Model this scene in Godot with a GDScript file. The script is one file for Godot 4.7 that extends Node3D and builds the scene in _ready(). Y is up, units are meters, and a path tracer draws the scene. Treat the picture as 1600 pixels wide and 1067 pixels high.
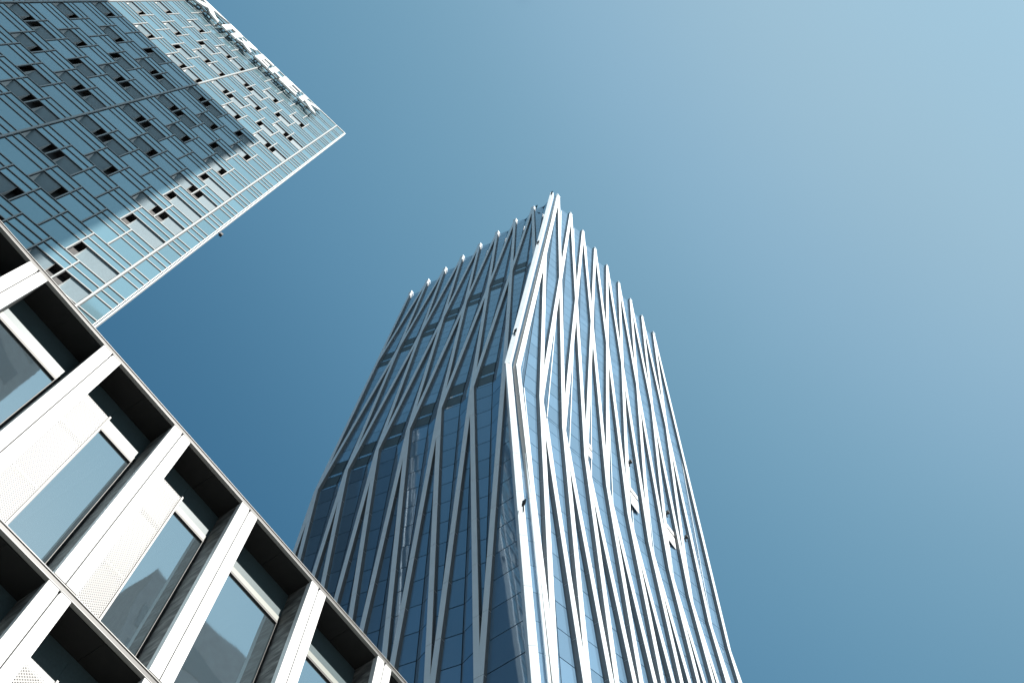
extends Node3D
# ------------------------------------------------------------------ helpers
class MB:
	var v := PackedVector3Array()
	var n := PackedVector3Array()
	var uv := PackedVector2Array()
	func tri(a: Vector3, b: Vector3, c: Vector3) -> void:      # counter-clockwise seen from outside
		var m := (b - a).cross(c - a)
		if m.length_squared() < 1e-14:
			return
		m = m.normalized()
		v.append_array([a, c, b])
		n.append_array([m, m, m])
		uv.append_array([Vector2(a.x, -a.y), Vector2(c.x, -c.y), Vector2(b.x, -b.y)])
	func quad(a: Vector3, b: Vector3, c: Vector3, d: Vector3) -> void:
		tri(a, b, c)
		tri(a, c, d)
	func poly(p: PackedVector3Array) -> void:
		for i in range(1, p.size() - 1):
			tri(p[0], p[i], p[i + 1])
	func prism(p: PackedVector3Array, e: Vector3, bottom := true) -> void:   # p counter-clockwise seen from the end that e points to
		var q := PackedVector3Array()
		for a in p:
			q.append(a + e)
		poly(q)
		for i in p.size():
			var j := (i + 1) % p.size()
			quad(p[i], p[j], q[j], q[i])
		if bottom:
			var r := p.duplicate()
			r.reverse()
			poly(r)
	func box(o: Vector3, x: Vector3, y: Vector3, z: Vector3) -> void:
		prism(PackedVector3Array([o, o + x, o + x + y, o + y]), z)
	func abox(x0: float, x1: float, y0: float, y1: float, z0: float, z1: float) -> void:
		box(Vector3(x0, y0, z0), Vector3(x1 - x0, 0, 0), Vector3(0, y1 - y0, 0), Vector3(0, 0, z1 - z0))
	func cham(x0: float, x1: float, y0: float, y1: float, z0: float, z1: float, c: float) -> void:   # box whose front long edges are chamfered
		prism(PackedVector3Array([Vector3(x0, y0, z0), Vector3(x1, y0, z0), Vector3(x1, y0, z1 - c), Vector3(x1 - c, y0, z1), Vector3(x0 + c, y0, z1), Vector3(x0, y0, z1 - c)].map(func(q): return Vector3(q.x, y1, q.z))), Vector3(0, y0 - y1, 0))
	func mesh() -> ArrayMesh:
		var a := []
		a.resize(Mesh.ARRAY_MAX)
		a[Mesh.ARRAY_VERTEX] = v
		a[Mesh.ARRAY_NORMAL] = n
		a[Mesh.ARRAY_TEX_UV] = uv
		var m := ArrayMesh.new()
		m.add_surface_from_arrays(Mesh.PRIMITIVE_TRIANGLES, a)
		return m

var rng := RandomNumberGenerator.new()
var M := {}

func obj(called: String, st: MB, mat: Material, parent: Node = self, stuff := false) -> MeshInstance3D:
	if st.v.is_empty():
		return null
	var o := MeshInstance3D.new()
	o.name = called
	o.mesh = st.mesh()
	o.material_override = mat
	parent.add_child(o, true)
	if stuff:
		o.set_meta("kind", "stuff")
	return o

func part(called: String, parent: Node) -> Node3D:
	var o := Node3D.new()
	o.name = called
	parent.add_child(o, true)
	return o

func thing(called: String, label: String, category: String, frame := Transform3D()) -> Node3D:
	var o := Node3D.new()
	o.name = called
	add_child(o, true)
	o.transform = frame
	o.set_meta("label", label)
	o.set_meta("category", category)
	return o

func heading(deg: float) -> Vector3:
	return Vector3(sin(deg_to_rad(deg)), 0, -cos(deg_to_rad(deg)))

func frame_of(deg: float) -> Transform3D:          # x runs along that heading, z is the facade's outward normal
	return Transform3D(Basis(heading(deg), Vector3.UP, heading(deg + 90)), Vector3.ZERO)

func gray(l: float) -> Color:
	return Color(l, l, l).linear_to_srgb()

func lin(r: float, g: float, b: float) -> Color:
	return Color(r, g, b).linear_to_srgb()

func noise_tex(freq: float, octaves: int, lo: Color, hi: Color, sd: int, as_normal := false, strength := 1.0) -> NoiseTexture2D:
	var f := FastNoiseLite.new()
	f.seed = sd
	f.frequency = freq
	f.fractal_octaves = octaves
	var t := NoiseTexture2D.new()
	t.width = 512
	t.height = 512
	t.seamless = true
	t.noise = f
	t.as_normal_map = as_normal
	t.bump_strength = strength
	if not as_normal:
		var g := Gradient.new()
		g.set_color(0, lo)
		g.set_color(1, hi)
		t.color_ramp = g
	return t

func mat(c: Color, rough: float, metal := 0.0, spec := 0.5) -> StandardMaterial3D:
	var m := StandardMaterial3D.new()
	m.albedo_color = c
	m.roughness = rough
	m.metallic = metal
	m.metallic_specular = spec
	return m

func wear(m: StandardMaterial3D, t: Texture2D, scale: float) -> StandardMaterial3D:
	m.albedo_texture = t
	m.uv1_triplanar = true
	m.uv1_scale = Vector3.ONE * scale
	return m

# ------------------------------------------------------------------ sky
const SUN_AZ := 122.0
const SUN_EL := 43.0

func sky_color(gamma: float, el: float) -> Vector3:
	var g := [0.0, 15.0, 28.0, 37.0, 45.0, 51.0, 57.0, 63.0, 75.0, 95.0, 135.0, 180.0]
	var c := [Color8(228, 240, 246), Color8(186, 216, 231), Color8(164, 200, 221), Color8(155, 190, 211), Color8(138, 177, 202), Color8(122, 165, 191), Color8(108, 154, 182), Color8(95, 143, 174), Color8(68, 117, 152), Color8(62, 110, 150), Color8(92, 140, 178), Color8(104, 152, 186)]
	var i := 0
	while i < 10 and gamma > g[i + 1]:
		i += 1
	var t: float = clampf((gamma - g[i]) / (g[i + 1] - g[i]), 0, 1)
	var p: Array[Vector3] = []
	for k in [maxi(i - 1, 0), i, i + 1, mini(i + 2, 11)]:
		var q: Color = c[k].srgb_to_linear()
		p.append(Vector3(q.r, q.g, q.b))
	var r: Vector3 = p[1].cubic_interpolate_in_time(p[2], p[0], p[3], t, g[i + 1] - g[i], g[maxi(i - 1, 0)] - g[i], g[mini(i + 2, 11)] - g[i])
	var low := clampf(1.0 - el / 43.0, 0, 1)
	return r.lerp(Vector3(0.50, 0.71, 0.86), 0.9 * pow(low, 1.1))

func make_sky() -> Sky:
	var w := 512
	var h := 256
	var haze := FastNoiseLite.new()
	haze.seed = 5
	haze.frequency = 1.6
	haze.fractal_octaves = 5
	var im := Image.create_empty(w, h, false, Image.FORMAT_RGBF)
	var s := heading(SUN_AZ) * cos(deg_to_rad(SUN_EL)) + Vector3.UP * sin(deg_to_rad(SUN_EL))
	for y in h:
		var el := PI * (0.5 - (y + 0.5) / h)
		for x in w:
			var az := TAU * (x + 0.5) / w
			var d := Vector3(sin(az) * cos(el), sin(el), -cos(az) * cos(el))
			var c := sky_color(rad_to_deg(acos(clampf(d.dot(s), -1, 1))), maxf(0, rad_to_deg(el)))
			c *= 1.0 + 0.03 * haze.get_noise_3dv(d * Vector3(1, 1.6, 1))     # thin uneven haze
			if el < 0:
				c = Vector3(0.2, 0.36, 0.5)
			im.set_pixel(x, y, Color(c.x, c.y, c.z))
	var pm := PanoramaSkyMaterial.new()
	pm.panorama = ImageTexture.create_from_image(im)
	var sky := Sky.new()
	sky.sky_material = pm
	return sky

# ------------------------------------------------------------------ main
func _ready() -> void:
	rng.seed = 7
	var cam := Camera3D.new()
	cam.name = "camera"
	cam.fov = 37.76
	cam.near = 0.1
	cam.far = 4000
	cam.transform = Transform3D(Basis(Vector3(0.99944388, 0.01090412, 0.03151244), Vector3(-0.03334567, 0.32682062, 0.94449793), Vector3(0, -0.94502348, 0.32700247)), Vector3(0, 1.6, 0))
	add_child(cam)
	cam.current = true
	var we := WorldEnvironment.new()
	we.name = "world_environment"
	var e := Environment.new()
	e.background_mode = Environment.BG_SKY
	e.sky = make_sky()
	e.tonemap_mode = Environment.TONE_MAPPER_LINEAR
	e.tonemap_exposure = 2.0
	e.background_energy_multiplier = 0.5
	e.ambient_light_source = Environment.AMBIENT_SOURCE_SKY
	e.sdfgi_enabled = true
	e.ssao_enabled = true
	e.ssil_enabled = true
	we.environment = e
	add_child(we)
	var sun := DirectionalLight3D.new()
	sun.name = "sun"
	sun.light_energy = 1.6
	sun.light_color = Color(1.0, 0.985, 0.96)
	sun.light_angular_distance = 0.5
	sun.shadow_enabled = true
	var to_sun := heading(SUN_AZ) * cos(deg_to_rad(SUN_EL)) + Vector3.UP * sin(deg_to_rad(SUN_EL))
	sun.look_at_from_position(to_sun * 100, Vector3.ZERO, Vector3.UP)
	add_child(sun)
	materials()
	ground()
	ribbed_tower()
	hotel_tower()
	office_block()
	street_side()

func materials() -> void:
	var n_fine := noise_tex(0.02, 4, gray(0.86), gray(1.0), 3)
	var wave := noise_tex(0.006, 2, Color.BLACK, Color.WHITE, 11, true, 2.0)
	M.white = wear(mat(lin(0.70, 0.70, 0.69), 0.5), n_fine, 0.23)
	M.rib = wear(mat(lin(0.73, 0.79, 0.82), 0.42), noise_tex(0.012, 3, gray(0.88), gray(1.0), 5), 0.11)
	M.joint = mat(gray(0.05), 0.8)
	M.rib_shade = wear(mat(lin(0.16, 0.17, 0.175), 0.5), n_fine, 0.2)  # rib flanks: their shade is painted in as a darker tone
	M.trim = mat(lin(0.30, 0.295, 0.28), 0.45)
	M.bronze = wear(mat(lin(0.014, 0.012, 0.009), 0.5), n_fine, 0.7)
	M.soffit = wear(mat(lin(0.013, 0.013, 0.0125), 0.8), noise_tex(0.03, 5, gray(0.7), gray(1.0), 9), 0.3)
	var stone := noise_tex(0.012, 6, lin(0.03, 0.028, 0.027), lin(0.27, 0.26, 0.245), 21)
	M.stone = wear(mat(Color.WHITE, 0.75), stone, 0.55)
	M.stone.uv1_scale = Vector3(0.35, 1.1, 0.35)
	M.concrete = wear(mat(lin(0.32, 0.31, 0.30), 0.85), noise_tex(0.02, 5, gray(0.75), gray(1.0), 33), 0.12)
	M.paving = wear(mat(lin(0.26, 0.25, 0.235), 0.9), noise_tex(0.02, 5, gray(0.7), gray(1.0), 34), 0.2)
	M.plaza = wear(mat(lin(0.14, 0.14, 0.14), 0.9), noise_tex(0.05, 5, gray(0.7), gray(1.0), 35), 0.4)
	# coated glass: part mirror, part dusty tinted sheet
	M.left_glass = []
	M.hotel_glass = []
	for i in 4:
		var k := 1.0 + 0.05 * (i - 1.5)
		var a := mat(lin(0.165 * k, 0.28 * k, 0.40 * k), 0.03, 0.34, 0.7)
		a.normal_enabled = true
		a.normal_texture = wave
		a.normal_scale = 0.035
		a.uv1_triplanar = true
		a.uv1_scale = Vector3.ONE * (0.11 + 0.02 * i)
		M.left_glass.append(a)
		var b := mat(lin(0.235 * k, 0.39 * k, 0.45 * k), 0.04, 0.58)
		b.normal_enabled = true
		b.normal_texture = wave
		b.normal_scale = 0.03
		b.uv1_triplanar = true
		b.uv1_scale = Vector3.ONE * (0.13 + 0.02 * i)
		M.hotel_glass.append(b)
	M.office_glass = mat(lin(0.42, 0.54, 0.60), 0.02, 0.92)
	M.office_glass.transparency = BaseMaterial3D.TRANSPARENCY_ALPHA
	M.office_glass.albedo_color.a = 0.72
	M.blind = mat(lin(0.45, 0.45, 0.42), 0.8)
	M.inside = mat(lin(0.35, 0.35, 0.33), 0.85)
	M.office_glass.normal_enabled = true
	M.office_glass.normal_texture = wave
	M.office_glass.normal_scale = 0.11
	M.office_glass.uv1_triplanar = true
	M.office_glass.uv1_scale = Vector3.ONE * 0.15
	M.spandrel = wear(mat(lin(0.075, 0.115, 0.125), 0.3), noise_tex(0.05, 3, gray(0.75), gray(1.0), 41), 0.8)
	M.transom = mat(lin(0.185, 0.20, 0.175), 0.5)
	M.dark = mat(lin(0.012, 0.013, 0.014), 0.6)
	M.shade_and_backing = mat(lin(0.010, 0.013, 0.016), 0.7)  # near-black for glazing backing, core wall and the hotel's painted shade strips
	M.louvre = mat(lin(0.05, 0.07, 0.078), 0.5)
	M.alu = mat(lin(0.66, 0.66, 0.63), 0.45)
	M.fin = mat(lin(0.33, 0.345, 0.34), 0.45)
	M.jamb = mat(lin(0.66, 0.66, 0.64), 0.5)
	M.recess = wear(mat(lin(0.19, 0.27, 0.31), 0.45), n_fine, 0.5)
	M.lamp = mat(lin(0.02, 0.02, 0.02), 0.5)
	M.letter = mat(lin(0.8, 0.8, 0.79), 0.45)
	M.rack = mat(lin(0.05, 0.055, 0.05), 0.5)
	# punched sheet metal: a tile of four holes
	var im := Image.create_empty(64, 64, true, Image.FORMAT_RGBA8)
	for y in 64:
		for x in 64:
			var hole := false
			for c in [Vector2(0, 0), Vector2(64, 0), Vector2(0, 64), Vector2(64, 64), Vector2(32, 32)]:
				hole = hole or Vector2(x + 0.5, y + 0.5).distance_to(c) < 12.0
			im.set_pixel(x, y, Color(1, 1, 1, 0) if hole else Color(1, 1, 1, 1))
	im.generate_mipmaps()
	var pf := mat(lin(0.185, 0.185, 0.182), 0.5)
	pf.albedo_texture = ImageTexture.create_from_image(im)
	pf.transparency = BaseMaterial3D.TRANSPARENCY_ALPHA_SCISSOR
	pf.alpha_scissor_threshold = 0.5
	pf.cull_mode = BaseMaterial3D.CULL_DISABLED
	pf.uv1_scale = Vector3(22, 22, 22)
	M.punched = pf

func ground() -> void:
	var g := MB.new()
	g.quad(Vector3(-1500, 0, 1500), Vector3(1500, 0, 1500), Vector3(1500, 0, -1500), Vector3(-1500, 0, -1500))
	var o := obj("ground", g, M.plaza)
	o.set_meta("kind", "structure")
	var f := frame_of(37)
	for s in [[-7.3, 3.0], [11.0, 19.9]]:
		var p := MB.new()
		p.abox(-60, 90, 0.0, 0.12, s[0], s[1])
		var q := obj("pavement", p, M.paving)
		q.transform = f
		q.set_meta("kind", "structure")

# ------------------------------------------------------------------ the white-ribbed tower
const BAY := 2.22
const OX := 3.398
const OZ := -18.9
var UA := heading(127)
var UB := heading(37)

func tw(a: float, b: float, h: float) -> Vector3:
	return UA * (a * BAY) + UB * (b * BAY) + Vector3(0, h + 1.6, 0)

func left_b(h: float) -> float:
	return lerpf(-0.84, 0.02, (h - 51.5) / 48.5) if h > 51.5 else -0.84 + 0.92 * (51.5 - h) / 21.0

func right_a(h: float) -> float:
	return lerpf(-1.25, 0.25, (h - 51.5) / 48.5) if h > 51.5 else -1.25 - 0.09 * (51.5 - h) / 18.5

func on_face(right: bool, s: float, h: float, off := 0.0) -> Vector3:      # off: metres behind the face
	if right:
		return tw(right_a(h), s, h) - UA * off
	return tw(s, left_b(h), h) + UB * off

func corner(right: bool, h: float) -> float:     # where the face ends at the chamfered corner
	if right:
		return lerpf(-0.64, 0.18, (h - 51.5) / 48.5) if h > 51.5 else -0.64 + 0.86 * (51.5 - h) / 18.5
	return lerpf(-1.45, 0.0, (h - 51.5) / 48.5) if h > 51.5 else -1.45 - 0.05 * (51.5 - h) / 20.5

func beam(a: Vector3, b: Vector3, nrm: Vector3, w: float, inn: float, out: float, faces: MB, sides: MB, joints: MB, step := 3.25) -> void:
	var d := (b - a).normalized()
	var s := d.cross(nrm).normalized()
	var n := s.cross(d).normalized()
	if n.dot(nrm) < 0:
		n = -n
	var count := maxi(1, roundi(a.distance_to(b) / step))
	for i in count:
		var p := a.lerp(b, float(i) / count) + d * (0.012 if i else 0.0)
		var q := a.lerp(b, float(i + 1) / count) - d * (0.012 if i < count - 1 else 0.0)
		var c := 0.02
		var x := q - p
		var pr := [p - s * w / 2 + n * inn, p + s * w / 2 + n * inn, p + s * w / 2 + n * (out - c), p + s * (w / 2 - c) + n * out, p - s * (w / 2 - c) + n * out, p - s * w / 2 + n * (out - c)]
		# faces: front and two chamfers; sides: the two flanks
		var k := []
		for t in pr:
			k.append(t + x)
		for f in [2, 3, 4]:
			_face(faces, pr[f], pr[f + 1], k[f + 1], k[f], p + x / 2)
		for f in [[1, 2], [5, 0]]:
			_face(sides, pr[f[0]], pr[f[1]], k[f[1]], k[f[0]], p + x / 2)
		_face(faces, pr[0], pr[1], pr[2], pr[5], p + x / 2)
		_face(faces, k[0], k[1], k[2], k[5], p + x / 2)
		_face(faces, pr[5], pr[2], pr[3], pr[4], p + x / 2)
		_face(faces, k[5], k[2], k[3], k[4], p + x / 2)
	# core that shows in the joints
	var w2 := w - 0.05
	var c0 := [a - s * w2 / 2, a + s * w2 / 2, a + s * w2 / 2 + n * (out - 0.03), a - s * w2 / 2 + n * (out - 0.03)]
	for f in 4:
		_face(joints, c0[f], c0[(f + 1) % 4], c0[(f + 1) % 4] + b - a, c0[f] + b - a, (a + b) / 2 + n * (out - 0.03) / 2)

func _face(st: MB, a: Vector3, b: Vector3, c: Vector3, d: Vector3, inside: Vector3) -> void:
	if (b - a).cross(c - a).dot(a - inside) >= 0:
		st.quad(a, b, c, d)
	else:
		st.quad(d, c, b, a)

func clip_h(p: PackedVector3Array, y: float, keep_above: bool) -> PackedVector3Array:
	var r := PackedVector3Array()
	for i in p.size():
		var a := p[i]
		var b := p[(i + 1) % p.size()]
		var ia := (a.y >= y) == keep_above
		var ib := (b.y >= y) == keep_above
		if ia:
			r.append(a)
		if ia != ib:
			r.append(a.lerp(b, (y - a.y) / (b.y - a.y)))
	return r

func pane_shape(p: PackedVector3Array, n: Vector3, gap: float, tilt: float) -> MB:
	var c := Vector3.ZERO
	for q in p:
		c += q
	c /= p.size()
	var st := MB.new()
	var ax := Vector3(rng.randf_range(-1, 1), rng.randf_range(-1, 1), rng.randf_range(-1, 1)) * tilt
	var front := PackedVector3Array()
	var back := PackedVector3Array()
	for i in p.size():
		var a := p[i]
		# pull every side in by the joint width
		var e0 := (p[i] - p[i - 1]).cross(n).normalized()
		var e1 := (p[(i + 1) % p.size()] - p[i]).cross(n).normalized()
		var m := e0 + e1
		var l := maxf(m.length(), 0.3)
		var q := a - m.normalized() * minf(gap / (l / 2), a.distance_to(c) * 0.5)
		q += n * n.dot(ax.cross(q - c))
		front.append(q)
		back.append(q - n * 0.03)
	st.poly(front)
	for i in p.size():
		var j := (i + 1) % p.size()
		st.quad(back[i], back[j], front[j], front[i])
	return st

func area(p: PackedVector3Array) -> float:
	var s := Vector3.ZERO
	for i in range(1, p.size() - 1):
		s += (p[i] - p[0]).cross(p[i + 1] - p[0])
	return s.length() / 2

func facets(right: bool) -> Array:
	# triangles (three of [s, h, off]) of the pleated glass between the ribs
	var F := []
	var rib := 0.06
	var deep := 0.34
	var top := 99.3
	var quad4 := func(t, l, b, r, hm):       # diamond folded along its long axis
		var m := [lerpf(t[0], b[0], (t[1] - hm) / (t[1] - b[1])), hm, deep]
		F.append_array([[t, l, m], [l, b, m], [b, r, m], [r, t, m]])
	var tri3 := func(a, b, c):               # base a-b, apex c, folded from the middle of the base
		var m := [(a[0] + b[0]) / 2, a[1], deep]
		F.append_array([[a, m, c], [m, b, c]])
	var hx := 75.75
	var hl := 27.25
	var hb := 3.0
	if right:
		var T := func(i): return [i + 0.22, 100.0, rib]
		var X := func(i): return [i - 0.195, hx, rib]      # left rib of tip i over right rib of tip i-1
		var N := func(j): return [-0.66 + 1.012 * j, 51.5, rib]
		var L := func(j): return [-0.41 + 1.012 * (j + 1), hl, rib]
		var Bn := func(j): return [-0.16 + 1.012 * j, hb, rib]
		for i in 8:
			tri3.call(T.call(i), T.call(i + 1), X.call(i + 1))
		for i in 9:
			quad4.call(T.call(i), X.call(i), N.call(i + 1), X.call(i + 1), hx)
		tri3.call(N.call(0), N.call(1), X.call(0))
		for i in range(1, 10):
			tri3.call(N.call(i), N.call(i + 1), X.call(i))
		for j in 10:
			tri3.call(N.call(j), N.call(j + 1), L.call(j))
			if j:
				quad4.call(N.call(j), L.call(j - 1), Bn.call(j + 1), L.call(j), hl)
		F.append([N.call(0), L.call(0), [corner(true, hl), hl, rib]])
		F.append([[corner(true, hl), hl, rib], L.call(0), Bn.call(1)])
		F.append([[corner(true, hl), hl, rib], Bn.call(1), [corner(true, hb), hb, rib]])
		F.append([N.call(10), L.call(9), [10.70, hl, rib]])
		F.append([[10.70, hl, rib], L.call(9), Bn.call(11)])
		for j in 10:
			F.append([L.call(j), Bn.call(j + 1), Bn.call(j + 2)])
	else:
		var T := func(i): return [i - 7.97 if i < 8 else 0.0, 100.0, rib]
		var X := func(i): return [i - 8.71 if i < 8 else -0.73, hx, rib]
		var N := func(j): return [j - 7.46, 51.5, rib]
		var L := func(j): return [j - 7.46, hl, rib]
		var Bn := func(j): return [j - 7.46, hb, rib]
		for i in 8:
			tri3.call(T.call(i), T.call(i + 1), X.call(i + 1))
		for i in range(1, 8):
			quad4.call(T.call(i), X.call(i), N.call(i - 1), X.call(i + 1), hx)
		for i in range(2, 8):
			tri3.call(N.call(i - 2), N.call(i - 1), X.call(i))
		for j in 6:
			tri3.call(N.call(j), N.call(j + 1), L.call(j))
			if j:
				quad4.call(N.call(j), L.call(j - 1), Bn.call(j - 1), L.call(j), hl)
		F.append([N.call(0), L.call(0), [-8.46, hl, rib]])
		F.append([[-8.46, hl, rib], L.call(0), Bn.call(-1)])
		F.append([N.call(6), [corner(false, hl), hl, rib], L.call(5)])
		F.append([L.call(5), [corner(false, hl), hl, rib], [corner(false, hb), hb, rib]])
		F.append([L.call(5), [corner(false, hb), hb, rib], Bn.call(5)])
		for j in 6:
			F.append([L.call(j), Bn.call(j), Bn.call(j - 1)])
	return F

func ribbed_tower() -> void:
	var t := thing("office_tower", "tall glass tower laced with slanting white ribs that bends halfway up", "tower", Transform3D(Basis(), Vector3(OX, 0, OZ)))
	var back := MB.new()
	var loose := [MB.new(), MB.new(), MB.new(), MB.new()]
	var named := []
	for right in [false, true]:
		var out := UA if right else -UB
		for f in facets(right):
			var p := PackedVector3Array()
			var q := PackedVector3Array()
			for c in f:
				var h: float = minf(c[1], 99.3)
				p.append(on_face(right, c[0], h, c[2]))
				q.append(on_face(right, c[0], h, c[2] + 0.05))
			if (p[1] - p[0]).cross(p[2] - p[0]).dot(out) < 0:
				p.reverse()
				q.reverse()
			back.poly(q)
			var nn := (p[1] - p[0]).cross(p[2] - p[0]).normalized()
			if nn.length() < 0.5:
				continue
			for k in 60:
				var y0 := 1.6 + 3.0 + 1.625 * k
				var c := clip_h(clip_h(p, y0, true), y0 + 1.625, false)
				if c.size() < 3 or area(c) < 0.02:
					continue
				var st := pane_shape(c, nn, 0.024, 0.003)
				if not right and k in [30, 31, 44, 45]:
					var mid_s := 0.0
					for q2 in f:
						mid_s += q2[0] / 3.0
					var fr := fposmod(mid_s - (0.04 if k < 40 else -0.2), 1.0)
					if fr > 0.5 and fr < 0.98 and mid_s < -1.2:
						if k in [30, 44]:        # a glazed rail between the two rows of louvres
							var rail := clip_h(c, y0 + 1.28, true)
							c = clip_h(c, y0 + 1.28, false)
							if rail.size() > 2 and area(rail) > 0.02:
								obj("louvre_rail", pane_shape(rail, nn, 0.02, 0.003), M.left_glass[2], t)
						if c.size() > 2 and area(c) > 0.02:
							obj("louvre_panel", pane_shape(c, nn, 0.05, 0.0), M.louvre, t)
						continue
				var pick := rng.randi() % 4
				if y0 > 26.0 and y0 < 53.5 and area(c) > 0.62 and named.size() < 300:
					named.append(1)
					obj("glass_pane", st, M.left_glass[pick], t)
				else:
					var to: MB = loose[pick]
					to.v.append_array(st.v)
					to.n.append_array(st.n)
					to.uv.append_array(st.uv)
	for i in 4:
		obj("upper_glazing", loose[i], M.left_glass[i], t, true)
	obj("glazing_backing", back, M.shade_and_backing, t)
	for i in 9:
		for q in [[[i + 0.72, 98.4, 0.30], [i + 0.805, 76.5, 0.05]], [[-0.66 + 1.012 * (i + 1.5), 51.6, 0.30], [i + 0.805, 75.0, 0.05]], [[-0.66 + 1.012 * (i + 0.5), 51.4, 0.30], [-0.41 + 1.012 * (i + 1), 28.5, 0.05]]]:
			if i == 8 and q[0][1] > 60.0:
				continue
			var m := MB.new()
			var a := on_face(true, q[0][0], q[0][1], q[0][2])
			var b := on_face(true, q[1][0], q[1][1], q[1][2])
			m.box(a - UB * 0.03, UB * 0.06, b - a, UA * 0.03)
			obj("ridge_mullion", m, M.rib, t)
	# ribs
	var ribs := []        # [right, s0, h0, s1, h1, layer]
	for i in range(1, 8):
		if i == 1:
			ribs.append([false, i - 7.97, 100.0, i - 7.97 - 0.74, 75.6, 0])
		else:
			ribs.append([false, i - 7.97, 100.0, i - 9.46, 51.5, 0])
	for i in 7:
		ribs.append([false, i - 7.97, 100.0, i - 7.46, 51.5, 1])
	ribs.append([false, -0.97, 100.0, -0.73, 76.2, 1])
	for j in 7:
		ribs.append([false, j - 7.46, 51.5, j - 9.46, 3.0, 2])
		if j < 6:
			ribs.append([false, j - 7.46, 51.5, j - 7.46, 3.0, 3])
	for i in 9:
		ribs.append([true, i + 0.22, 100.0, -0.66 + 1.012 * i, 51.5, 0])
		ribs.append([true, i + 0.22, 100.0, -0.66 + 1.012 * (i + 2), 51.5, 1])
	ribs.append([true, -0.195, 76.5, -0.66 + 1.012, 51.5, 1])
	for j in 11:
		if j:
			ribs.append([true, -0.66 + 1.012 * j, 51.5, -0.16 + 1.012 * j, 3.0, 2])
		ribs.append([true, -0.66 + 1.012 * j, 51.5, -0.16 + 1.012 * (j + 2), 3.0, 3])
	for r in ribs:
		var a := on_face(r[0], r[1], r[2])
		var b := on_face(r[0], r[3], r[4])
		var out := UA if r[0] else -UB
		var faces := MB.new()
		var sides := MB.new()
		var joints := MB.new()
		beam(a, b, out, 0.37 if r[0] else 0.29, -0.12, 0.125 + 0.004 * r[5], faces, sides, joints)
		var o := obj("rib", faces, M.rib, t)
		obj("rib_flank", sides, M.rib_shade, o)
		obj("joint_core", joints, M.joint, o)
		if r[2] > 99.0 and r[5] == (0 if r[0] else 1):
			var cap := MB.new()
			var along := UB if r[0] else UA
			cap.box(a - along * 0.19 - out * 0.14 - Vector3(0, 0.42, 0), along * 0.38, Vector3(0, 0.46, 0), out * 0.30)
			obj("rib_cap", cap, M.rib, o)
	# chamfered corner: a white post along the left face, a strip of glass, a slim frame along the right face
	var hs := [100.3, 51.5, 3.0]
	for i in 2:
		var lt := tw(corner(false, hs[i]), left_b(hs[i]), hs[i])
		var lb := tw(corner(false, hs[i + 1]), left_b(hs[i + 1]), hs[i + 1])
		var rt := tw(right_a(hs[i]), corner(true, hs[i]), hs[i])
		var rb := tw(right_a(hs[i + 1]), corner(true, hs[i + 1]), hs[i + 1])
		var n := (rt - lt).cross(lb - lt).normalized() * -1.0
		if n.dot(UA - UB) < 0:
			n = -n
		var faces := MB.new()
		var sides := MB.new()
		var joints := MB.new()
		var w := 0.34
		var u := (rt - lt).normalized()
		var u2 := (rb - lb).normalized()
		beam(lt + u * 0.1, lb + u2 * 0.1, n, w, -0.2, 0.28, faces, sides, joints, 3.25)
		var o := obj("corner_post", faces, M.rib, t)
		obj("rib_flank", sides, M.rib, o)
		obj("joint_core", joints, M.joint, o)
		faces = MB.new()
		sides = MB.new()
		joints = MB.new()
		beam(rt, rb, n, 0.11, -0.1, 0.13, faces, sides, joints, 3.25)
		o = obj("corner_frame", faces, M.rib, t)
		obj("rib_flank", sides, M.rib, o)
		var strip := [MB.new(), MB.new()]
		for k in 60:
			var y0 := 1.6 + 3.0 + 1.625 * k
			var p := PackedVector3Array([lt, lb, rb, rt])
			var c := clip_h(clip_h(p, y0, true), y0 + 1.625, false)
			if c.size() < 3 or area(c) < 0.05:
				continue
			obj("corner_pane", pane_shape(c, (lb - lt).cross(rb - lt).normalized(), 0.014, 0.002), M.left_glass[rng.randi() % 4], t)
		var bk := MB.new()
		bk.quad(lt - n * 0.06, lb - n * 0.06, rb - n * 0.06, rt - n * 0.06)
		obj("glazing_backing", bk, M.shade_and_backing, t)
	# hidden sides, roof
	var core := MB.new()
	var far_l := [[-7.97, 98.4], [-7.46, 51.5], [-9.46, 3.0]]
	var far_r := [[8.22, 98.4], [9.46, 51.5], [11.9, 3.0]]
	for i in 2:
		var a0 := on_face(false, far_l[i][0], far_l[i][1], 0.4) + UA * 0.1
		var a1 := on_face(false, far_l[i + 1][0], far_l[i + 1][1], 0.4) + UA * 0.1
		var b0 := on_face(true, far_r[i][0], far_r[i][1], 0.4) - UB * 0.1
		var b1 := on_face(true, far_r[i + 1][0], far_r[i + 1][1], 0.4) - UB * 0.1
		var k0 := tw(-7.5, 8.0, far_l[i][1])
		var k1 := tw(-7.5, 8.0, far_l[i + 1][1])
		core.quad(k0, k1, a1, a0)
		core.quad(b0, b1, k1, k0)
		if i == 0:
			core.poly(PackedVector3Array([a0, tw(-0.1, 0.1, 98.4), b0, k0]))
	obj("rear_wall", core, M.left_glass[0], t)
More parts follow.
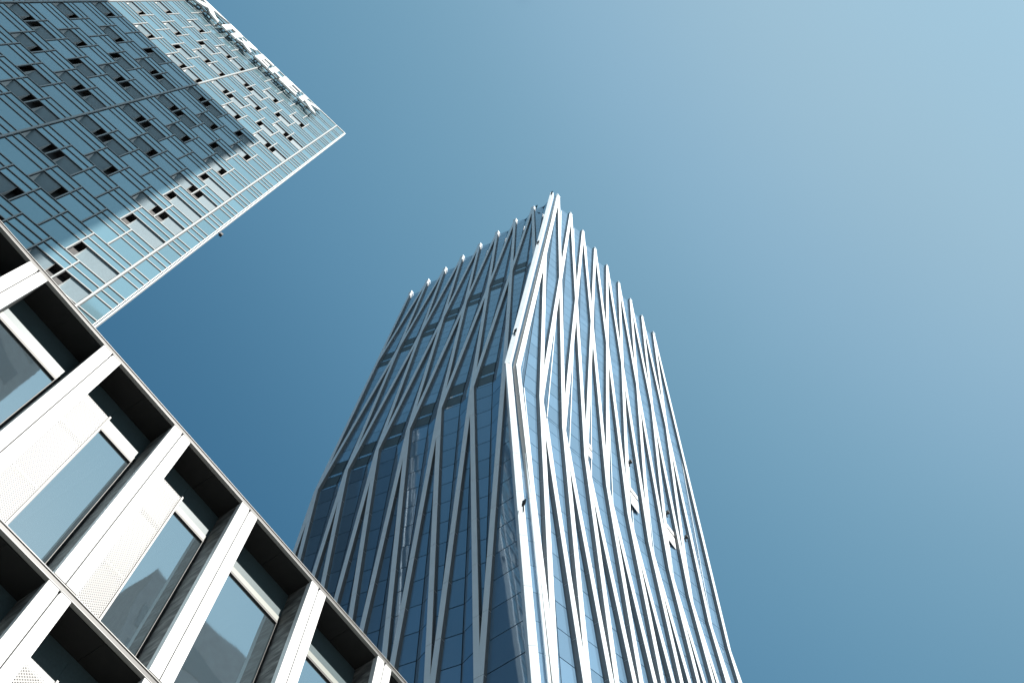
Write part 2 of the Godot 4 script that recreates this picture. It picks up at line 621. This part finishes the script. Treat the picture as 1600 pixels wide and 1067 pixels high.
	# the few open lights on the sunny face
	for spec in [[4.93, 56.3, 54.2, 0.2], [6.98, 58.2, 56.2, 0.2], [2.67, 54.6, 53.0, 0.12]]:
		var g := part("open_window", t)
		var w: float = spec[3]
		for q in [[spec[1], spec[1] - 0.45, M.white, "vent_flap"], [spec[1] - 0.45, spec[1] - 0.72, M.dark, "vent_gap"], [spec[1] - 0.72, spec[2], M.white, "blind"]]:
			var pn := MB.new()
			var a := on_face(true, spec[0] - w, q[1], 0.12)
			pn.box(a, UB * 2 * w * BAY, on_face(true, spec[0] - w, q[0], 0.12) - a, UA * (0.0 if q[3] == "vent_gap" else 0.02) + UA * 0.02)
			obj(q[3], pn, q[2], g)
	# floodlights bracketed to the ribs and the corner post
	for spec in [[true, 4.63, 58.8], [true, 6.68, 58.86], [true, 7.73, 58.98], [false, -0.64, 78.9], [false, -1.28, 56.6], [false, -1.38, 37.2], [false, 0.02, 99.6], [false, -0.80, 98.3]]:
		var g := part("floodlight", t)
		var out := UA if spec[0] else (UA - UB).normalized()
		var p := on_face(spec[0], spec[1], spec[2]) + out * (0.15 if spec[1] < -2.0 or spec[0] or spec[2] == 98.3 else 0.30)
		var side := UB if spec[0] else UA
		var hb := MB.new()
		hb.box(p - side * 0.10 + Vector3(0, -0.1, 0), side * 0.20, Vector3(0, 0.22, 0), out * 0.18)
		obj("lamp_housing", hb, M.lamp, g)
		var br := MB.new()
		br.box(p - side * 0.03 + Vector3(0, -0.5, 0) - out * 0.08, side * 0.06, Vector3(0, 0.5, 0), out * 0.08)
		obj("bracket", br, M.lamp, g)

# ------------------------------------------------------------------ the hotel tower with the staggered glass
const HZ := -21.6
const MOD := 0.7636

func mx(m: float) -> float:
	return -13.1 + MOD * m

func hotel_tower() -> void:
	var t := thing("hotel_tower", "blue glass high-rise with staggered panes and white letters along its roof", "tower", frame_of(47.3))
	var edge := 12.41
	var slim := [MB.new(), MB.new(), MB.new(), MB.new()]
	var wide_far := [MB.new(), MB.new(), MB.new(), MB.new()]
	var bars := MB.new()
	var shade_mesh := MB.new()  # dark strips painting shade under the rails and beside the short mullions
	var named := 0
	var pane := func(x0: float, x1: float, y0: float, y1: float) -> MB:
		return pane_shape(PackedVector3Array([Vector3(x0, y0, HZ), Vector3(x1, y0, HZ), Vector3(x1, y1, HZ), Vector3(x0, y1, HZ)]), Vector3(0, 0, 1), 0.01, 0.0022)
	var join := func(a: MB, b: MB) -> void:
		a.v.append_array(b.v)
		a.n.append_array(b.n)
		a.uv.append_array(b.uv)
	for k in range(-12, 19):
		var g := 39.435 + 3.115 * k + 1.6
		var even := posmod(k, 2) == 0
		var cuts := []
		for base in [-22, -11, 0]:
			cuts.append(base)
			if k < 18:
				for m in ([3, 5, 7, 9] if even else [2, 4, 6, 8]):
					cuts.append(base + m)
		cuts.append(11)
		cuts.append(edge)
		for i in cuts.size() - 1:
			var x0 := mx(cuts[i])
			var x1 := mx(cuts[i + 1])
			var m0: float = cuts[i]
			var kind := pocket_kind(k, int(m0)) if k >= 0 and k < 17 else ""
			if kind == "":
				var st: MB = pane.call(x0, x1, g, g + 1.665)
				if k >= 0 and named < 300:
					named += 1
					obj("glass_pane", st, M.hotel_glass[rng.randi() % 4], t)
				else:
					join.call(wide_far[rng.randi() % 4], st)
			else:
				pocket(t, kind, x0, x1, g, g + 1.665)
			# two slim courses above
			join.call(slim[rng.randi() % 4], pane.call(x0, x1, g + 1.665, g + 2.40))
			join.call(slim[rng.randi() % 4], pane.call(x0, x1, g + 2.40, g + 3.115))
			if cuts[i] not in [-22, -11, 0, 11]:
				var fin := MB.new()
				fin.abox(x0 - 0.03, x0 + 0.03, g, g + 3.115, HZ - 0.02, HZ + 0.045)
				if k >= 0:
					obj("short_mullion", fin, M.fin, t)
				else:
					join.call(bars, fin)
				shade_mesh.abox(x0 + 0.03, x0 + 0.075, g, g + 3.115, HZ - 0.02, HZ + 0.015)
		for y in [g, g + 1.665, g + 2.40]:
			var r := MB.new()
			r.abox(mx(-22), mx(edge), y - 0.02, y + 0.04, HZ - 0.02, HZ + 0.03)
			if k >= 0:
				obj("floor_rail", r, M.fin, t)
			else:
				join.call(bars, r)
			shade_mesh.abox(mx(-22), mx(edge), y - 0.075, y - 0.02, HZ - 0.02, HZ + 0.027)
	obj("lower_framing", bars, M.fin, t, true)
	obj("shade_strips", shade_mesh, M.shade_and_backing, t, true)
	for i in 4:
		obj("slim_panes", slim[i], M.hotel_glass[i], t, true)
		obj("lower_panes", wide_far[i], M.hotel_glass[i], t, true)
	# parapet band above the last storey
	var roof := 100.2 + 1.6
	var y18 := 39.435 + 3.115 * 19 + 1.6
	for c in [[-22, -11], [-11, 0], [0, 11], [11, edge]]:
		obj("parapet_pane", pane.call(mx(c[0]), mx(c[1]), y18, roof - 0.1), M.hotel_glass[1], t)
	var cop := MB.new()
	cop.abox(mx(-22), mx(edge) + 0.1, roof - 0.10, roof + 0.04, HZ - 0.3, HZ + 0.06)
	obj("roof_coping", cop, M.alu, t)
	for m in [-22, -11, 0, 11]:
		var f := MB.new()
		f.cham(mx(m) - 0.055, mx(m) + 0.055, 1.6, roof - 0.12, HZ - 0.02, HZ + 0.085, 0.015)
		obj("tall_mullion", f, M.fin, t)
		var gk := MB.new()
		gk.abox(mx(m) + 0.055, mx(m) + 0.10, 1.6, roof - 0.12, HZ - 0.02, HZ + 0.03)  # dark strip painting the shade along the tall mullion
		obj("mullion_shade", gk, M.shade_and_backing, t)
	var ed := MB.new()
	ed.cham(mx(edge) + 0.03, mx(edge) + 0.10, 1.6, roof - 0.12, HZ - 0.25, HZ + 0.10, 0.02)
	ed.abox(mx(edge) - 0.06, mx(edge) - 0.02, 1.6, roof - 0.12, HZ - 0.02, HZ + 0.05)
	obj("corner_trim", ed, M.alu, t)
	# body behind the glass: the corner is sharp, the flank falls away behind the facade
	var body := MB.new()
	var zb := HZ - 0.95
	var p := PackedVector3Array([Vector3(mx(-22), 0, zb), Vector3(mx(edge) - 1.2, 0, zb), Vector3(mx(edge) - 7.5, 0, zb - 9.0), Vector3(mx(-22), 0, zb - 12.0)])
	var up := PackedVector3Array()
	for q in p:
		up.append(q)
	body.prism(up, Vector3(0, roof - 0.3, 0))
	obj("core_wall", body, M.shade_and_backing, t)
	var fl := MB.new()
	fl.quad(Vector3(mx(edge), 1.6, HZ - 0.04), Vector3(mx(edge) - 7.6, 1.6, HZ - 9.4), Vector3(mx(edge) - 7.6, roof - 0.2, HZ - 9.4), Vector3(mx(edge), roof - 0.2, HZ - 0.04))
	obj("flank_wall", fl, M.hotel_glass[0], t)
	# lamp on the edge
	var lm := part("edge_lamp", t)
	var hd := MB.new()
	hd.abox(mx(edge) + 0.20, mx(edge) + 0.38, 58.0, 58.25, HZ - 0.08, HZ + 0.1)
	obj("lamp_head", hd, M.lamp, lm)
	var arm := MB.new()
	arm.abox(mx(edge) + 0.08, mx(edge) + 0.22, 58.08, 58.14, HZ - 0.02, HZ + 0.04)
	obj("lamp_arm", arm, M.lamp, lm)
	sign_letters(t)

func pocket_kind(k: int, m0: int) -> String:
	var base := 0
	if m0 < -11:
		base = -22
	elif m0 < 0:
		base = -11
	var m := m0 - base
	if m0 == 11:
		return ""
	if base != 0:
		if posmod(k, 2) == 0:
			if m == 3 or m == 7:
				return "a"
			if m == 9:
				return "b" if k < 12 and k > 2 else ("a" if k >= 12 else "")
		else:
			if m == 0:
				return "a"
			if m == 6:
				return "b"
			if m == 2 and k == 7:
				return "b"
		return ""
	if posmod(k, 2) == 0:
		if m == 3:
			return "a"
		if m == 7 and k != 2:
			return "a"
		if m == 9 and k in [0, 4, 6, 12, 14]:
			return "b"
	else:
		if m == 0:
			return "a"
		if m == 2:
			return "a" if k == 1 else "b"
		if m == 6 and k >= 9:
			return "b"
		if m == 8 and k <= 7:
			return "b"
	return ""

func pocket(t: Node3D, kind: String, x0: float, x1: float, y0: float, y1: float) -> void:
	var o := part("window_recess", t)
	var d := 0.62
	var za := HZ - 0.01
	var zb := HZ - d
	var vent := 0.43
	var s := MB.new()       # jamb, widening downwards
	var p := MB.new()       # panel that leans in towards its foot
	var w := MB.new()       # sill
	var v := MB.new()       # dark opening beside the panel
	var e := MB.new()       # cheek where the panel stops
	var xa := x0 + 0.30 if kind == "a" else x0 + vent
	var xb := x1 - vent if kind == "a" else x1 - 0.30
	if kind == "a":
		s.tri(Vector3(x0, y0, za), Vector3(xa, y0, zb), Vector3(x0, y1, za))
		p.quad(Vector3(xa, y0, zb), Vector3(xb, y0, zb), Vector3(xb, y1, za), Vector3(x0, y1, za))
		e.tri(Vector3(xb, y0, zb), Vector3(xb, y0, za), Vector3(xb, y1, za))
	else:
		s.tri(Vector3(x1, y0, za), Vector3(x1, y1, za), Vector3(xb, y0, zb))
		p.quad(Vector3(xa, y0, zb), Vector3(xb, y0, zb), Vector3(x1, y1, za), Vector3(xa, y1, za))
		e.tri(Vector3(xa, y0, zb), Vector3(xa, y1, za), Vector3(xa, y0, za))
	w.quad(Vector3(x0, y0, za), Vector3(x1, y0, za), Vector3(x1, y0, zb), Vector3(x0, y0, zb))
	var v0 := xb if kind == "a" else x0
	var v1 := x1 if kind == "a" else xa
	v.quad(Vector3(v0, y0, za - 0.3), Vector3(v1, y0, za - 0.3), Vector3(v1, y1, za - 0.3), Vector3(v0, y1, za - 0.3))
	v.quad(Vector3(v0, y1, za), Vector3(v0, y1, za - 0.3), Vector3(v1, y1, za - 0.3), Vector3(v1, y1, za))
	obj("jamb", s, M.jamb, o)
	obj("leaning_panel", p, M.recess, o)
	obj("sill", w, M.jamb, o)
	obj("cheek", e, M.jamb, o)
	obj("vent_opening", v, M.dark, o)

func sign_letters(t: Node3D) -> void:
	var sg := part("roof_sign", t)
	# outlines in metres along the facade and up it, as the letters stand
	var shapes := [
		[[[-23.2, 97.2], [-22.4, 97.1], [-21.5, 97.2], [-20.75, 97.45], [-20.25, 97.95], [-19.95, 98.65], [-19.3, 97.65], [-18.3, 97.1], [-18.3, 97.65], [-18.9, 98.15], [-19.45, 99.0], [-19.64, 99.6], [-17.9, 100.2], [-21.9, 100.2], [-20.4, 99.5], [-20.65, 98.8], [-20.95, 98.2], [-21.5, 97.85], [-22.4, 97.6], [-23.2, 97.75]]],
		[[[-17.87, 97.2], [-17.3, 97.2], [-17.3, 99.3], [-16.8, 99.3], [-16.8, 97.25], [-16.28, 97.25], [-16.28, 98.95], [-16.2, 99.75], [-16.6, 100.2], [-17.87, 100.2]]],
		[[[-16.1, 97.4], [-15.6, 97.98], [-15.2, 97.6], [-14.5, 97.3], [-14.45, 97.6], [-15.1, 98.35], [-14.72, 99.1], [-14.5, 99.7], [-14.6, 100.2], [-15.65, 100.2], [-15.7, 99.7], [-15.55, 99.1], [-16.05, 99.1], [-16.05, 98.9], [-15.6, 98.5], [-16.15, 97.7]]],
		[[[-14.0, 97.4], [-12.5, 97.4], [-12.5, 97.85], [-13.45, 97.85], [-13.45, 98.4], [-12.65, 98.4], [-12.65, 98.85], [-13.45, 98.85], [-13.45, 99.7], [-12.55, 99.7], [-12.55, 100.2], [-14.0, 100.2]]],
		[[[-12.35, 97.35], [-11.85, 97.35], [-11.85, 98.2], [-11.1, 98.2], [-11.1, 97.35], [-10.65, 97.35], [-10.65, 100.15], [-11.1, 100.15], [-11.1, 98.65], [-11.85, 98.65], [-11.85, 100.2], [-12.35, 100.2]]],
		[[[-10.55, 97.35], [-9.05, 97.35], [-9.05, 97.8], [-10.05, 97.8], [-10.05, 98.4], [-9.2, 98.4], [-9.2, 98.8], [-10.05, 98.8], [-10.05, 99.75], [-9.1, 99.75], [-9.1, 100.15], [-10.55, 100.15]]],
		[[[-8.7, 97.4], [-8.2, 97.4], [-8.2, 98.4], [-7.2, 97.35], [-6.55, 97.35], [-7.75, 98.65], [-6.62, 99.85], [-7.3, 99.85], [-8.2, 98.9], [-8.2, 100.1], [-8.7, 100.1]]],
	]
	for s in shapes:
		var g := part("sign_letter", sg)
		var pts := PackedVector2Array()
		var lo := 1e9
		var hi := -1e9
		for q in s[0]:
			pts.append(Vector2(q[0], q[1] - 2.35 + 1.6))
			lo = minf(lo, q[0])
			hi = maxf(hi, q[0])
		if not Geometry2D.is_polygon_clockwise(pts):
			pts.reverse()
		pts.reverse()
		var idx := Geometry2D.triangulate_polygon(pts)
		var st := MB.new()
		var z0 := HZ + 0.42
		var z1 := HZ + 0.60
		for i in range(0, idx.size(), 3):
			var a := pts[idx[i]]
			var b := pts[idx[i + 1]]
			var c := pts[idx[i + 2]]
			if (b - a).cross(c - a) < 0:
				var x := b
				b = c
				c = x
			st.tri(Vector3(a.x, a.y, z1), Vector3(b.x, b.y, z1), Vector3(c.x, c.y, z1))
			st.tri(Vector3(a.x, a.y, z0), Vector3(c.x, c.y, z0), Vector3(b.x, b.y, z0))
		var ctr := Vector2.ZERO
		var sgn := 0.0
		for i in pts.size():
			sgn += pts[i].cross(pts[(i + 1) % pts.size()])
		for i in pts.size():
			var a := pts[i]
			var b := pts[(i + 1) % pts.size()]
			if sgn < 0:
				var x := a
				a = b
				b = x
			st.quad(Vector3(a.x, a.y, z0), Vector3(b.x, b.y, z0), Vector3(b.x, b.y, z1), Vector3(a.x, a.y, z1))
		obj("letter_face", st, M.letter, g)
		var rack := MB.new()
		for y in [97.5, 98.5, 99.5]:
			rack.abox(lo - 0.1, hi + 0.1, y - 0.6, y - 0.52, HZ + 0.30, HZ + 0.38)
		var x := lo + 0.15
		while x < hi:
			rack.abox(x, x + 0.07, 96.95 - 0.6, 99.9 - 0.6, HZ + 0.20, HZ + 0.28)
			rack.abox(x, x + 0.07, 97.2 - 0.6, 97.27 - 0.6, HZ + 0.07, HZ + 0.42)
			rack.abox(x, x + 0.07, 99.2 - 0.6, 99.27 - 0.6, HZ + 0.07, HZ + 0.42)
			x += 0.8
		obj("sign_rack", rack, M.rack, g)

# ------------------------------------------------------------------ the white-piered office block in front
const FZ := -7.5
const REC := 0.467

func office_block() -> void:
	var t := thing("office_block", "low office building with white piers, dark floor edges and deep-set windows", "building", frame_of(37))
	var piers := [-6.9, -5.4, -3.9, -2.41, -0.92, 0.57, 2.07, 3.59, 5.24, 6.9, 8.5, 10.1]
	var x_lo := -8.3
	var x_hi := 11.7
	var floors := [[10.88, 14.84], [6.82, 10.78], [2.76, 6.72]]
	# floor edges
	for y in [14.84, 10.78, 6.72, 2.66]:
		var g := part("floor_edge", t)
		var f := MB.new()
		f.abox(x_lo, x_hi, y + 0.007, y + 0.096, FZ - 0.6, FZ - 0.012)
		obj("fascia", f, M.bronze, g)
		for q in [[y, y + 0.009], [y + 0.094, y + 0.105]]:
			var b := MB.new()
			b.abox(x_lo, x_hi, q[0], q[1], FZ - 0.06, FZ)
			obj("trim", b, M.trim, g)
	for fi in floors.size():
		var y0: float = floors[fi][0] + 0.004
		var y1: float = floors[fi][1] - 0.004
		for x in piers:
			var g := part("pier", t)
			for s in [[-0.172, -0.007], [0.007, 0.172]]:
				var b := MB.new()
				b.cham(x + s[0], x + s[1], y0 + (0.03 if fi == 0 else 0.02), y1, FZ - 0.10, FZ - 0.006, 0.004)
				obj("pier_panel", b, M.white, g)
			var core := MB.new()
			core.abox(x - 0.165, x + 0.165, y0, y1, FZ - 0.18, FZ - 0.05)
			obj("pier_core", core, M.joint, g)
			for s in [-1, 1]:
				var lo: float = x - 0.172 if s < 0 else x + 0.160
				for yy in [[y0, y0 + 1.95], [y0 + 1.957, y1]]:
					var b := MB.new()
					b.abox(lo, lo + 0.012, yy[0], yy[1], FZ - REC, FZ - 0.102)
					obj("reveal_slab", b, M.stone, g)
			var pin := MB.new()
			pin.abox(x - 0.014, x + 0.014, y1 - 0.03, y1 - 0.002, FZ - 0.004, FZ + 0.02)
			obj("fixing_pin", pin, M.lamp, g)
		for i in piers.size() - 1:
			var a: float = piers[i] + 0.172
			var b: float = piers[i + 1] - 0.172
			# ceiling of the bay
			var g := part("bay", t)
			var mid := (a + b) / 2
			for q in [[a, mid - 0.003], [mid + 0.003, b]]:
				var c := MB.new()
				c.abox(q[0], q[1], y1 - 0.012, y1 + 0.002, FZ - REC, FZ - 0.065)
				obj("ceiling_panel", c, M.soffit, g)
			if piers[i] < -4.5 or (fi == 2):
				var w := MB.new()
				w.abox(a, b, y0, y1 - 0.014, FZ - REC - 0.05, FZ - REC)
				obj("spandrel_glass", w, M.spandrel, g)
				continue
			var wa := a
			var panelled: bool = (i in [5, 6]) if fi == 0 else (i in [4, 6, 8])
			if panelled:
				wa = b - 0.66
				var pn := MB.new()
				var zc := FZ - REC + 0.07
				pn.quad(Vector3(a, y0, zc), Vector3(wa - 0.028, y0, zc), Vector3(wa - 0.028, y1 - 0.52, zc), Vector3(a, y1 - 0.52, zc))
				obj("punched_screen", pn, M.punched, g)
				var bk := MB.new()
				bk.abox(a, wa - 0.03, y0, y1 - 0.54, FZ - REC - 0.05, FZ - REC + 0.005)
				var us := MB.new()
				us.abox(a, wa - 0.002, y1 - 0.536, y1 - 0.014, FZ - REC - 0.05, FZ - REC - 0.004)
				obj("spandrel_glass", us, M.spandrel, g)
				obj("insulated_wall", bk, M.louvre, g)
				for r in [0.33, 0.66]:
					var br := MB.new()
					br.abox(a, wa - 0.03, lerpf(y0, y1, r), lerpf(y0, y1, r) + 0.05, FZ - REC + 0.005, FZ - REC + 0.055)
					obj("screen_rail", br, M.alu, g)
				var po := MB.new()
				po.cham(wa - 0.03, wa, y0, y1 - 0.50, FZ - REC - 0.02, zc + 0.02, 0.004)
				obj("screen_post", po, M.trim, g)
			var win := part("window", t)
			var yt := y1 - 0.76         # top of the glass
			var gl := MB.new()
			gl.quad(Vector3(wa, y0, FZ - REC), Vector3(b, y0, FZ - REC), Vector3(b, yt, FZ - REC), Vector3(wa, yt, FZ - REC))
			obj("pane", gl, M.office_glass, win)
			var sp := MB.new()
			sp.abox(wa, b, yt + 0.135, y1 - 0.014, FZ - REC - 0.05, FZ - REC - 0.004)
			obj("spandrel_glass", sp, M.spandrel, win)
			var tr := MB.new()
			tr.abox(wa, b - 0.03, yt + 0.012, yt + 0.135, FZ - REC - 0.05, FZ - REC + 0.02)
			obj("transom", tr, M.transom, win)
			# what stands behind the pane: ceiling, back wall, a half-drawn blind, a light fitting
			var zr := FZ - REC - 0.02
			var ce := MB.new()
			ce.abox(a - 0.1, b + 0.1, y1 - 0.30, y1 - 0.26, zr - 2.6, zr - 0.06)
			obj("room_ceiling", ce, M.inside, win)
			var rw := MB.new()
			rw.abox(a - 0.1, b + 0.1, y0 - 0.2, y1 - 0.26, zr - 2.7, zr - 2.6)
			rw.abox(a - 0.12, a - 0.1, y0 - 0.2, y1 - 0.26, zr - 2.7, zr - 0.06)
			rw.abox(b + 0.1, b + 0.12, y0 - 0.2, y1 - 0.26, zr - 2.7, zr - 0.06)
			obj("room_wall", rw, M.inside, win)
			var lf := MB.new()
			lf.abox((a + b) / 2 - 0.6, (a + b) / 2 - 0.45, y1 - 0.40, y1 - 0.33, zr - 2.2, zr - 0.5)
			lf.abox((a + b) / 2 + 0.25, (a + b) / 2 + 0.40, y1 - 0.40, y1 - 0.33, zr - 2.2, zr - 0.5)
			obj("light_fitting", lf, M.white, win)
			if i in [4, 7, 8]:
				var bl := MB.new()
				bl.abox(wa + 0.02, b - 0.05, yt - [0.62, 0.0, 0.0, 0.30, 1.1][i - 4], yt - 0.03, zr - 0.16, zr - 0.155)
				bl.abox(wa + 0.02, b - 0.05, yt - [0.66, 0.0, 0.0, 0.34, 1.14][i - 4], yt - [0.62, 0.0, 0.0, 0.30, 1.1][i - 4], zr - 0.17, zr - 0.145)
				obj("roller_blind", bl, M.blind, win)
			var fr := MB.new()
			fr.abox(wa, b, yt - 0.035, yt + 0.012, FZ - REC - 0.02, FZ - REC + 0.03)
			fr.abox(b - 0.045, b, y0, yt - 0.035, FZ - REC - 0.02, FZ - REC + 0.028)
			fr.abox(wa, wa + 0.018, y0, yt - 0.035, FZ - REC - 0.02, FZ - REC + 0.026)
			obj("frame", fr, M.bronze, win)
	var body := MB.new()
	body.abox(x_lo, x_hi, 0, 14.9, FZ - 6.0, FZ - REC - 2.75)
	body.abox(x_lo, x_hi, 14.6, 14.9, FZ - REC - 2.75, FZ - REC - 0.06)
	body.abox(x_lo, x_hi, 0, 6.8, FZ - REC - 2.75, FZ - REC - 0.06)
	obj("rear_wall", body, M.concrete, t)

# ------------------------------------------------------------------ across the street, behind the camera: they shade the hotel and stand mirrored in the windows
func slab_block(called: String, label: String, f: Transform3D, x0: float, x1: float, z0: float, z1: float, h: float, front: int) -> void:
	var t := thing(called, label, "building", f)
	var w := MB.new()
	w.abox(x0, x1, 0, h, z0, z1)
	obj("wall", w, M.concrete, t)
	var zf := z0 if front < 0 else z1
	var y := 3.0
	while y < h - 3.0:
		var b := MB.new()
		b.abox(x0 + 0.6, x1 - 0.6, y, y + 1.9, zf - 0.05, zf + 0.05)
		obj("window_band", b, M.spandrel, t)
		y += 3.4

func street_side() -> void:
	slab_block("apartment_slab", "tall grey slab across the street, outside the picture, mirrored in the leftmost window", frame_of(47.3), -14.5, 4.2, 20.0, 34.0, 118.6, -1)
	slab_block("grey_block", "lower grey block across the street, outside the picture, mirrored in the windows at the right", frame_of(37), 14.5, 30.0, 22.0, 36.0, 55.5, -1)
